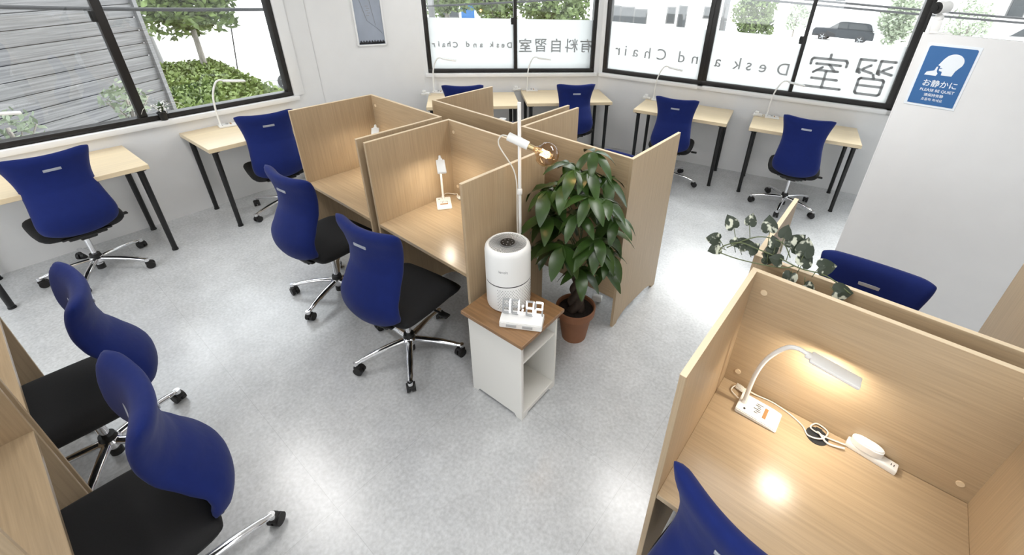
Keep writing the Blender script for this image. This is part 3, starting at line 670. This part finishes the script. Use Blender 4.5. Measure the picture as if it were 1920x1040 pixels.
for k in range(24):
    q = k/23; z = .60+.60*q; rr = .21*math.sqrt(max(.02, 1-((q-.40)/.66)**2)); a = k*2.399+.5
    clusters.append((Vector((rr*cos(a), rr*sin(a)*(.45 if sin(a) > 0 else .9), z)), a, q))
clusters += [(Vector((-.13, -.15, 1.06)), -2.4, .75), (Vector((.12, -.13, 1.10)), -.7, .8), (Vector((.0, -.10, 1.20)), -1.6, .95), (Vector((.02, -.2, .80)), -1.4, .35), (Vector((-.17, -.08, .88)), -2.6, .45), (Vector((.17, -.10, .86)), -.6, .45), (Vector((.03, .02, 1.27)), .4, 1)]
for c, a, q in clusters:
    root = Vector((0, 0, .45+.55*max(0, q-.12))); tube(sbm, smooth_pts([root, root.lerp(c, .5)+Vector((0, 0, .05)), c], 5), .0034, 6)
    n = rnd.choice((5, 5, 6)); ph = rnd.uniform(-.3, .3)
    for i in range(n):
        b = a+ph+(i-(n-1)/2)*(2*pi/(n+1.0)); tilt = rnd.uniform(-.75, .05)
        d = Vector((cos(b), sin(b), tilt)); L = rnd.uniform(.14, .21)*(1.08-.3*abs(q-.5))
        leaflet(fb, c, d, Vector((0, 0, 1)), L, L*rnd.uniform(.16, .20), rnd.uniform(.7, 1.6))
for b_ in (fb, sbm):
    for v in b_.verts:
        if v.co.y > .19: v.co.y = .19+.012*math.tanh((v.co.y-.19)*8)
        if v.co.x < -.25: v.co.x = -.25-.015*math.tanh((-.25-v.co.x)*6)
obj('stems', sbm, 'stem', t, 180); obj('foliage', fb, 'leaf', t, 180)
bm = NB(); tube(bm, smooth_pts([(.96, .80, .004), (.92, .70, .004), (.99, .68, .02), (1.02, .74, .05), (.98, .80, .03), (.94, .74, .01), (.93, .62, .004), (.90, .55, .004)], 6), .0035, 6)
tag(obj('floor_cable', bm, 'cable', None, 60), 'white cable coiled on the floor behind the terracotta pot', 'cable')
bm = NB(); box(bm, (1.02, .99, .02), (.07, .045, .04), rz=.4, bev=.006); tag(obj('floor_adapter', bm, 'white', None, 40), 'white power adapter on the floor under the carrel behind the pot', 'adapter')

# ---------------------------------------------------------------- ivy on the carrel corner
t = thing('ivy_vine', 'variegated trailing ivy lying over the back corner of the lit carrel', 'plant', (2.06, .27, CH))
def heart(bm, c, d, up_, s):
    d = Vector(d).normalized(); sd_ = Vector(up_).cross(d).normalized()
    P = [(0, 0), (-.2, -.13), (-.42, -.04), (-.52, .2), (-.48, .46), (-.32, .74), (-.12, .95), (0, 1.08), (.12, .95), (.32, .74), (.48, .46), (.52, .2), (.42, -.04), (.2, -.13)]
    n_ = d.cross(sd_)
    ctr = bm.verts.new(Vector(c)+d*s*.35+n_*s*.08); vs = [bm.verts.new(Vector(c)+sd_*x*s+d*y*s) for x, y in P]
    for k in range(len(vs)): bm.faces.new((ctr, vs[k], vs[(k+1) % len(vs)]))
CV = Vector((.35, -.78, .5)).normalized()
bm = NB(); sb2 = NB()
main = [(.30, .015, .0), (.22, .02, .03), (.14, .0, .035), (.07, .01, .04), (.0, .0, .05), (-.06, -.015, .06), (-.11, -.02, .03), (-.125, -.03, -.0)]
tube(sb2, smooth_pts(main, 6), .0022, 6); tube(sb2, smooth_pts([(-.1, -.03, .03), (-.02, .02, .085), (.06, .03, .09), (.1, .02, .05)], 6), .002, 6)
tube(sb2, smooth_pts([(-.13, -.03, .0), (-.04, -.035, .006), (.08, .0, .01), (.12, .01, .03)], 6), .002, 6)
for (x, y, z, s, dx, dz) in ((-.10, .0, .10, .05, -.5, 1), (-.055, .02, .12, .042, .3, 1), (.012, .03, .115, .055, .0, 1), (.06, .03, .11, .045, .3, .8), (.045, .02, .07, .04, -.2, .9), (-.065, -.01, .045, .05, 1, .2), (-.135, -.01, .04, .05, -1, .1), (-.125, -.02, .015, .045, -1, -.3),
                         (.09, .03, .08, .065, .8, .7), (.135, .02, .075, .06, .3, 1), (.14, .015, .04, .055, .4, .6), (.19, .02, .05, .058, 1, .1), (.12, .01, .0, .05, -.3, -.8), (.17, -.0, -.02, .045, .6, -.6), (.255, -.005, .0, .06, 1, -.1), (-.03, .0, .03, .045, .6, .4), (.08, .01, .03, .045, -.6, .2), (.02, .01, .02, .045, .8, -.2), (-.09, -.01, .06, .035, .4, -.6), (.03, .01, .045, .04, .7, .3)):
    R1 = Vector((.789, .613, .035)); U1 = Vector((-.325, .368, .871)); dd = R1*dx+U1*dz
    heart(bm, (x, y, z), dd, CV, s); tube(sb2, [(x, y, z), (x*.9+.01, y*.7, max(.01, z-.05))], .0014, 5)
obj('vine_stems', sb2, 'stem', t, 180); obj('vine_leaves', bm, 'ivy', t)

# ---------------------------------------------------------------- white partition with sign and camera
PV = 2.06; PH = 1.852
t = thing('partition_panel', 'tall white partition panel at the right carrying the blue sign', 'partition', (2.266, PV, 0))
bm = NB(); box(bm, (1.1, .02, PH/2), (2.2, .04, PH), bev=.002, seg=1); obj('panel', bm, 'wall', t)
bm = NB(); box(bm, (-.002, .02, PH/2), (.006, .042, PH)); obj('edge_trim', bm, 'trim', t)
sx0, sx1, sz0, sz1 = 2.315, 2.524, 1.488, 1.794
t = thing('wall_sign', 'blue quiet-please sign with a white head and finger on the white partition', 'sign', ((sx0+sx1)/2, PV, (sz0+sz1)/2))
SW, SH = sx1-sx0, sz1-sz0
bm = NB(); box(bm, (0, -.0015, 0), (SW+.024, .003, SH+.026), bev=.001, seg=1); obj('sign_backing', bm, 'sign_white', t)
P = []
for cx, cz, a0 in ((1, 1, 0), (-1, 1, 90), (-1, -1, 180), (1, -1, 270)):
    r = .01 if cz > 0 else .001
    for k in range(6): a = radians(a0+18*k); P.append((cx*(SW/2-r)+r*cos(a), cz*(SH/2-r)+r*sin(a)))
bm = NB(); prism(bm, P, 'Y', -.005, -.003); plate = obj('sign_plate', bm, 'sign_blue', t)
def sgn(ch, x, z, wd):
    bm = text_bm(ch, .04, .0004, .0004); k = wd/(max(v.co.x for v in bm.verts)-min(v.co.x for v in bm.verts)); bmesh.ops.scale(bm, vec=(k, k, 1), verts=bm.verts[:])
    T(bm, bm.verts[:], Matrix.Translation((x*SW, -.0056, z*SH)) @ Matrix.Rotation(pi/2, 4, 'X')); obj('sign_lettering', bm, 'sign_white', plate)
sgn('お静かに', .03, -.12, .72*SW); sgn('PLEASE BE QUIET', .03, -.245, .73*SW); sgn('请保持安静', .0, -.325, .42*SW); sgn('조용히 하세요', .0, -.405, .46*SW)
hc = (.11, .265); r = .2; P = []
for a in range(-40, 150, 8): P.append((hc[0]+r*cos(radians(a))*1.05, hc[1]+r*sin(radians(a))*.66))
P += [(-.10, .30), (-.17, .19), (-.115, .18), (-.12, .155), (-.06, .148), (-.06, .14), (-.12, .135), (-.11, .10), (-.04, .09), (-.03, .03), (.19, .03), (.22, .12)]
bm = NB(); prism(bm, [(x*SW, z*SH) for x, z in P], 'Y', -.0062, -.0048); obj('head_symbol', bm, 'sign_white', plate)
P = [(-.38, .01), (-.35, .065), (-.24, .09), (-.205, .10), (-.185, .165), (-.155, .168), (-.15, .09), (-.11, .05), (-.13, .01)]
bm = NB(); prism(bm, [(x*SW, z*SH) for x, z in P], 'Y', -.0062, -.0048); obj('hand_symbol', bm, 'sign_white', plate)
t = thing('security_camera', 'small white security camera with dark lens on the white partition end', 'security camera', (2.303, PV+.02, PH), .2)
bm = NB(); box(bm, (.03, 0, .004), (.10, .05, .008), bev=.002); box(bm, (0, 0, .036), (.042, .04, .066), bev=.005); obj('mount', bm, 'white', t, 40)
bm = NB(); lathe(bm, [(.021, .066), (.023, .078), (.016, .092), (.006, .098)], 24); obj('swivel', bm, 'white', t, 40)
bm = NB(); cyl(bm, (-.03, -.03, .124), (.022, .012, .130), .031, .029, 28); b_ = obj('camera_body', bm, 'white', t, 40)
bm = NB(); cyl(bm, (-.0345, -.0335, .1235), (-.0295, -.0295, .124), .029, seg=28); cyl(bm, (-.037, -.0355, .1235), (-.0295, -.0295, .124), .012, seg=20); obj('lens', bm, 'black_plastic', b_, 40)

# ---------------------------------------------------------------- poster on the corner wall
t = thing('poster', 'white framed poster in grey blue with a crowd along its bottom edge', 'poster', wp(P1, DA, .584, .0), DA)
z0, z1 = 1.275, 1.90; hw_ = .15
bm = NB(); 
for (c, s) in (((0, -.01, z0+.008), (2*hw_, .02, .016)), ((0, -.01, z1-.008), (2*hw_, .02, .016)), ((-hw_+.008, -.01, (z0+z1)/2), (.016, .02, z1-z0)), ((hw_-.008, -.01, (z0+z1)/2), (.016, .02, z1-z0))): box(bm, c, s, bev=.002, seg=1)
obj('poster_frame', bm, 'trim', t)
bm = NB(); box(bm, (0, -.006, (z0+z1)/2), (2*hw_-.03, .006, z1-z0-.03)); pr = obj('poster_print', bm, 'bulb_base', t)
bm = NB()
for i in range(34): x = -.125+.0076*i; h = .02+.022*abs(sin(i*2.3)); prism(bm, [(x-.003, z0+.02), (x-.0035, z0+.02+h*.7), (x, z0+.02+h), (x+.0035, z0+.02+h*.7), (x+.003, z0+.02)], 'Y', -.0102, -.0092)
box(bm, (0, -.0096, z0+.026), (.262, .0012, .014)); obj('crowd_print', bm, 'dark_print', pr)
bm = NB()
for a, b in (((-.06, z0+.42), (-.02, z0+.25)), ((-.02, z0+.25), (.09, z0+.16)), ((.09, z0+.16), (.12, z0+.12)), ((.03, z0+.45), (.06, z0+.20)), ((-.10, z0+.55), (-.06, z0+.42))): tube(bm, [(a[0], -.0098, a[1]), (b[0], -.0098, b[1])], .004, 6, flat=.15)
for i in range(5): box(bm, (-.005+.012*(i % 2), -.0096, z0+.30+.022*i), (.03, .001, .006))
obj('outline_print', bm, 'grey_print', pr)

# ---------------------------------------------------------------- little plant on the left sill
pp = wp(WL['p'], LA, 1.262, .02, .868)
t = thing('sill_plant', 'tiny white-flowered plant in a black pot on the left window sill', 'potted plant', pp)
bm = NB(); lathe(bm, [(.024, 0), (.033, .055), (.037, .056), (.037, .066), (.032, .066), (.03, .056)], 24); obj('pot', bm, 'black_plastic', t, 40)
lb, pb, sb3 = NB(), NB(), NB(); rnd = random.Random(11)
for k in range(16):
    a = rnd.uniform(0, 6.28); leaflet(lb, (0, 0, .06), Vector((cos(a)*.6, sin(a)*.6, rnd.uniform(.5, 1.3))), Vector((0, 0, 1)), rnd.uniform(.07, .13), .009, 1.0)
for k in range(34):
    a = rnd.uniform(0, 6.28); r = rnd.uniform(.01, .065); c = Vector((r*cos(a), r*sin(a), .085+rnd.uniform(0, .05)))
    v = bmesh.ops.create_icosphere(pb, subdivisions=1, radius=rnd.uniform(.005, .008))['verts']; T(pb, v, Matrix.Translation(c))
for k in range(5):
    a = k*1.3; tube(sb3, smooth_pts([(0, 0, .06), (.05*cos(a), .05*sin(a), .12), (.12*cos(a), .12*sin(a), .13), (.16*cos(a), .16*sin(a), .09)], 5), .0014, 5)
obj('leaves', lb, 'leaf', t, 180); obj('flowers', pb, 'petal', t, 180); obj('tendrils', sb3, 'cable', t, 180)

# ---------------------------------------------------------------- outdoors
G = -2.7
bm = NB(); box(bm, (0, 20, G-.1), (220, 200, .2)); struct('ground', bm, 'asphalt')
# neighbour's plank building
t = thing('plank_building', 'weathered grey plank building wall right outside the left window', 'building', (-8.19, .88, 0), math.atan2(-.837, .548))
bm = NB(); n = int((4.2-G)/.2)
for i in range(n): box(bm, (4.5, 0, G+.1+.2*i), (9, .026, .188), rx=-.12)
bm2 = NB(); box(bm2, (4.5, -.57, (G+1.5+2.7)/2), (9, 1.1, 4.2-G)); obj('lap_shade_core', bm2, 'wire', t)  # shade between the boards put into the dark colour of this core
T(bm, bm.verts[:], Matrix.Identity(4)); obj('plank_siding', bm, 'plank', t)
bm = NB(); box(bm, (-.03, .03, (G+4.2)/2), (.07, .07, 4.2-G)); obj('corner_board', bm, 'plank', t)
def foliage(bm, c, r, n, s, seed, shell=.5, flat=.0):
    q = random.Random(seed)
    for _ in range(n):
        d = Vector((q.gauss(0, 1), q.gauss(0, 1), q.gauss(0, 1))).normalized(); k = (shell+(1-shell)*q.random())*(.85+.2*sin(5*d.x+3*d.y)*cos(4*d.z))
        p = Vector(c)+Vector((d.x*r[0]*k, d.y*r[1]*k, d.z*r[2]*k)); a = Vector((q.gauss(0, 1), q.gauss(0, 1), q.gauss(0, .7))).normalized(); b = a.orthogonal().normalized()
        s_ = s*q.uniform(.6, 1.3); v = [bm.verts.new(p+a*s_), bm.verts.new(p+b*s_*.5), bm.verts.new(p-a*s_*.9), bm.verts.new(p-b*s_*.5)]; bm.faces.new(v)
def tree(label, x, y, zc, r, trunk_r, m='leaf_out', n=2600, s=.12, group=None, seed=1, tm='trunk_out', name='street_tree'):
    t = thing(name, label, 'tree', (x, y, G), 0, group)
    bm = NB(); tube(bm, smooth_pts([(0, 0, 0), (.05, 0, (zc-G)*.5), (0, .03, zc-G)], 5), [trunk_r*(1-.05*i) for i in range(11)], 10)
    for k in range(5): a = k*1.3; tube(bm, [(0, 0, (zc-G)-r[2]*.7), (r[0]*.5*cos(a), r[1]*.5*sin(a), zc-G+r[2]*.1)], [trunk_r*.5, trunk_r*.15], 6)
    obj('trunk', bm, tm, t, 180); bm = NB(); foliage(bm, (0, 0, zc-G), r, n, s, seed); obj('crown', bm, m, t); return t
tree('bright green young tree with slim trunk standing in the hedge outside the left window', -21.4, 5.2, .55, (2.1, 2.1, 1.75), .13, n=5200, s=.17, seed=3)
bm = NB(); bm2 = NB()
prism(bm2, [(-14.8, 2.1), (-14.8, 5.35), (-19.2, 5.25), (-22.2, 5.7), (-22.2, 3.7)], 'Z', G, G+.5)
q = random.Random(5)
bm = NB()
for _ in range(9000):
    a, b = q.random(), q.random()
    p0 = Vector((-22.4, 3.6, 0)).lerp(Vector((-14.7, 2.0, 0)), a); p1 = Vector((-22.4, 5.8, 0)).lerp(Vector((-14.7, 5.45, 0)), a); p = p0.lerp(p1, b); p.z = G+.35+q.random()*.35
    if q.random() < .3: p = p0.copy(); p.z = G+q.random()*.6
    d = Vector((q.gauss(0, 1), q.gauss(0, 1), q.gauss(0, 1))).normalized(); e = d.orthogonal().normalized(); s_ = q.uniform(.06, .13)
    bm.faces.new([bm.verts.new(p+d*s_), bm.verts.new(p+e*s_*.6), bm.verts.new(p-d*s_), bm.verts.new(p-e*s_*.6)])
t = thing('hedge', 'low bright green hedge bed around the young tree outside the left window', 'hedge', (0, 0, 0)); obj('foliage', bm, 'hedge', t); obj('hedge_core', bm2, 'hedge', t)
bm = NB(); cyl(bm, (-21.6, 6.4, G), (-23.0, 7.6, 2.6), .03, seg=8); tag(obj('guy_wire', bm, 'wire', None, 60), 'thin slanted stay wire beside the young tree outside the left window', 'wire')
bm = NB(); cyl(bm, (-24.9, 4.55, G), (-25.5, 4.4, 2.5), .13, seg=12); tag(obj('utility_pole', bm, 'concrete', None, 60), 'grey pole standing beside the plank wall corner outside the left window', 'pole')

def car(label, loc, rz, L, H, m, dark):
    t = thing('car', label, 'car', loc, rz); W = 1.8
    body = [(-L/2, .35), (-L/2, .8), (-L/2+.15, .98), (-L*.18, 1.06), (L*.40, 1.06), (L/2-.06, .95), (L/2, .6), (L/2, .35)]
    bm = NB(); prism(bm, body, 'Y', -W/2, W/2); bmesh.ops.bevel(bm, geom=[e for e in bm.edges if abs(e.verts[0].co.y-e.verts[1].co.y) < .01], offset=.06, segments=2, affect='EDGES'); obj('body', bm, m, t, 40)
    cab = [(-L*.24, 1.04), (-L*.10, H-.06), (-L*.02, H), (L*.32, H), (L*.40, H-.05), (L*.46, 1.04)]
    bm = NB(); prism(bm, cab, 'Y', -W/2+.12, W/2-.12); bmesh.ops.bevel(bm, geom=bm.edges[:], offset=.05, segments=2, affect='EDGES'); obj('cabin', bm, m, t, 40)
    win = [(-L*.185, 1.08), (-L*.09, H-.1), (.05*L, H-.08), (.05*L, 1.08)]; win2 = [(.07*L, 1.08), (.07*L, H-.08), (L*.32, H-.1), (L*.40, 1.08)]
    for pz in (win, win2): bm = NB(); prism(bm, pz, 'Y', -W/2+.105, W/2-.105); obj('side_window', bm, 'dark_glass', t)
    for sx in (-L*.31, L*.30):
        for sy in (-W/2, W/2-.2):
            bm = NB(); cyl(bm, (sx, sy-.01, .33), (sx, sy+.21, .33), .33, seg=24); wh = obj('wheel', bm, 'tyre', t, 40)
            bm = NB()
            for yy in (sy-.02, sy+.215):
                cyl(bm, (sx, yy, .33), (sx, yy+.01, .33), .06, seg=12)
                for k in range(5): a = k*2*pi/5; cyl(bm, (sx, yy+.005, .33), (sx+.22*cos(a), yy+.005, .33+.22*sin(a)), .028, seg=6)
            lathe_z = [(.21, 0), (.235, .012)]
            obj('alloy_rim', bm, 'alloy', wh, 40)
    return t
car('dark estate car parked across the road outside the right window', (-3.25, 45.2, G), -.02, 4.5, 1.58, 'car_dark', True)
car('white car outside the left window, only its wheel past the frame edge', (-17.2, 8.15, G), .88, 4.0, 1.5, 'car_white', False)

# power cables
def wire(a, b, r, lab):
    bm = NB(); a = Vector(a); b = Vector(b); tube(bm, [a.lerp(b, k/12)+Vector((0, 0, -.03*sin(pi*k/12))) for k in range(13)], r, 6); tag(obj('power_line', bm, 'wire', None, 180), lab, 'power line')
wire((-5.55, -1.6, 1.57), (-3.9, 2.17, 1.50), .022, 'dark power cable crossing the top of the left window view')
wire((-7.5, 3.8, 1.16), (-3.2, 7.1, 1.56), .02, 'thin power cable crossing the top of the back window view')
wire((-2.0, 8.2, 1.72), (5.8, 13.7, 1.33), .024, 'lower of the two power cables outside the right window')
wire((-2.0, 8.2, 1.80), (5.8, 13.7, 1.41), .024, 'upper of the two power cables outside the right window')

def building(label, a, b, z1, depth, wins, doors=(), roof=None):
    a = Vector((*a, G)); b = Vector((*b, G)); d = b-a; L = d.length
    t = thing('building', label, 'building', a, math.atan2(d.y, d.x))
    bm = NB(); box(bm, (L/2, depth/2, (z1-G)/2), (L, depth, z1-G)); obj('facade', bm, 'render_white', t)
    for (x0, x1, h0, h1) in wins:
        bm = NB(); box(bm, ((x0+x1)/2, -.02, (h0+h1)/2), (x1-x0+.14, .06, h1-h0+.14)); f = obj('window', bm, 'concrete', t)
        bm = NB(); box(bm, ((x0+x1)/2, -.05, (h0+h1)/2), (x1-x0, .03, h1-h0)); obj('pane', bm, 'dark_glass', f)
    bm = NB(); box(bm, (L/2, depth/2-.1, z1-G+.08), (L+.3, depth+.3, .16)); obj('roof_slab', bm, 'concrete', t)
    return t
building('white house with three dark windows in a row beyond the right window', (-14.9, 26.4), (-9.0, 30.8), 4.2, 6,
         [(.1, .85, 1.5, 2.55), (.95, 1.75, 1.45, 2.5), (1.85, 2.6, 1.4, 2.4), (4.0, 4.45, 1.7, 2.6), (4.75, 5.2, 1.2, 2.7), (6.4, 6.9, 2.1, 2.7)])
building('long white wall building beyond the dark parked car', (-8.2, 56.5), (3.4, 61.5), 1.6, 5, [(2.0, 2.8, 2.6, 3.5)])
building('pale apartment block at the upper right above the partition', (4.6, 36.2), (10.2, 39.4), 8, 6, [(1.0, 1.8, 3.1, 4.2), (1.0, 1.8, 5.6, 6.8), (3.2, 4.0, 3.1, 4.2)])
building('pale low house behind the trees outside the back window', (-22, 14.5), (-15.5, 21.5), 1.5, 5, [(.8, 1.8, 2.0, 3.0), (3.0, 4.0, 2.0, 3.0)])

tree('trimmed bright green bush tree outside the right window beside the grey pole', -3.15, 18.2, .75, (.95, .95, 1.15), .07, n=2600, s=.085, seed=8)
tree('pale green tree at the roadside right of the dark parked car', .25, 43.5, -.6, (1.4, 1.4, 2.1), .14, 'leaf_pale', n=1800, s=.17, seed=9)
tree('leafy tree at the left end of the back window view', -10.7, 9.5, 1.25, (1.1, 1.1, .95), .12, n=2200, s=.085, seed=10)
tree('thick-trunked green tree beside the back window mullion', -8.75, 9.85, 1.05, (.9, .9, .9), .15, n=2200, s=.085, seed=12)
tree('broad green tree filling the second back window pane', -7.2, 11.0, 1.0, (1.5, 1.1, 1.15), .12, n=3800, s=.085, seed=13)
tree('sparse pale shrub tree above the partition at the upper right', 3.5, 24.6, .6, (1.0, 1.0, 1.2), .06, 'leaf_pale', n=900, s=.08, seed=14)
tree('brownish autumn shrub behind the white pole outside the right window', -3.6, 27.5, .2, (1.0, 1.0, .9), .06, 'leaf_pale', n=700, s=.1, seed=15)
for (x, y, r, z1, m, lab) in ((-2.94, 14.15, .1, 4, 'concrete', 'grey utility pole left of the trimmed bush tree outside the right window'), (-3.09, 22.4, .16, 4, 'render_white', 'white post right of the trimmed bush tree outside the right window'), (-10.25, 8.55, .1, 4, 'concrete', 'grey utility pole at the left end of the back window view')):
    bm = NB(); cyl(bm, (x, y, G), (x, y, z1), r*1.1, r*.9, 14); tag(obj('utility_pole', bm, m, None, 60), lab, 'pole')
bm = NB(); box(bm, (-11.8, 11.45, .45), (.5, .06, .55), rz=.6); cyl(bm, (-11.8, 11.5, G), (-11.8, 11.5, .4), .04, seg=8); tag(obj('street_sign', bm, 'sign_blue'), 'small plain blue sign among the trees outside the back window', 'sign')
for (dx, c, rz) in ((5.6, 'pale car parked outside the upper right window, nearer the apartment block', .5), (9.2, 'second pale car parked behind it outside the upper right window', .5)):
    car(c, (dx, 27.5+dx*.9-2.5, G+1.6), rz, 4.2, 1.5, 'car_white', False)
bm = NB(); box(bm, (7.5, 30.5, G+.75), (12, 5, 1.5), rz=.5); struct('terrain', bm, 'asphalt')
bm = NB()
for (x, y) in ((-2.43, .24), (-2.44, -.55)):
    for k in range(5):
        pass
bm.free()
for (x, y, z, sd_, lab) in ((-4.4, -1.15, .55, 21, 'pale leafy shrub tip just outside the left window, further left one'), (-4.6, -.2, .62, 22, 'pale leafy shrub tip just outside the left window beside the mullion')):
    t = thing('shrub', lab, 'shrub', (x, y, G)); bm = NB(); foliage(bm, (0, 0, z-G), (.22, .3, .22), 130, .05, sd_); obj('foliage', bm, 'leaf_pale', t)
    bm = NB(); tube(bm, smooth_pts([(0, 0, 0), (.05, 0, 1.5), (0, 0, z-G)], 5), .02, 6)
    for k in range(5): tube(bm, [(0, 0, z-G-.3), (.15*cos(k*1.3), .2*sin(k*1.3), z-G)], .007, 5)
    obj('stem', bm, 'trunk_out', t, 180)
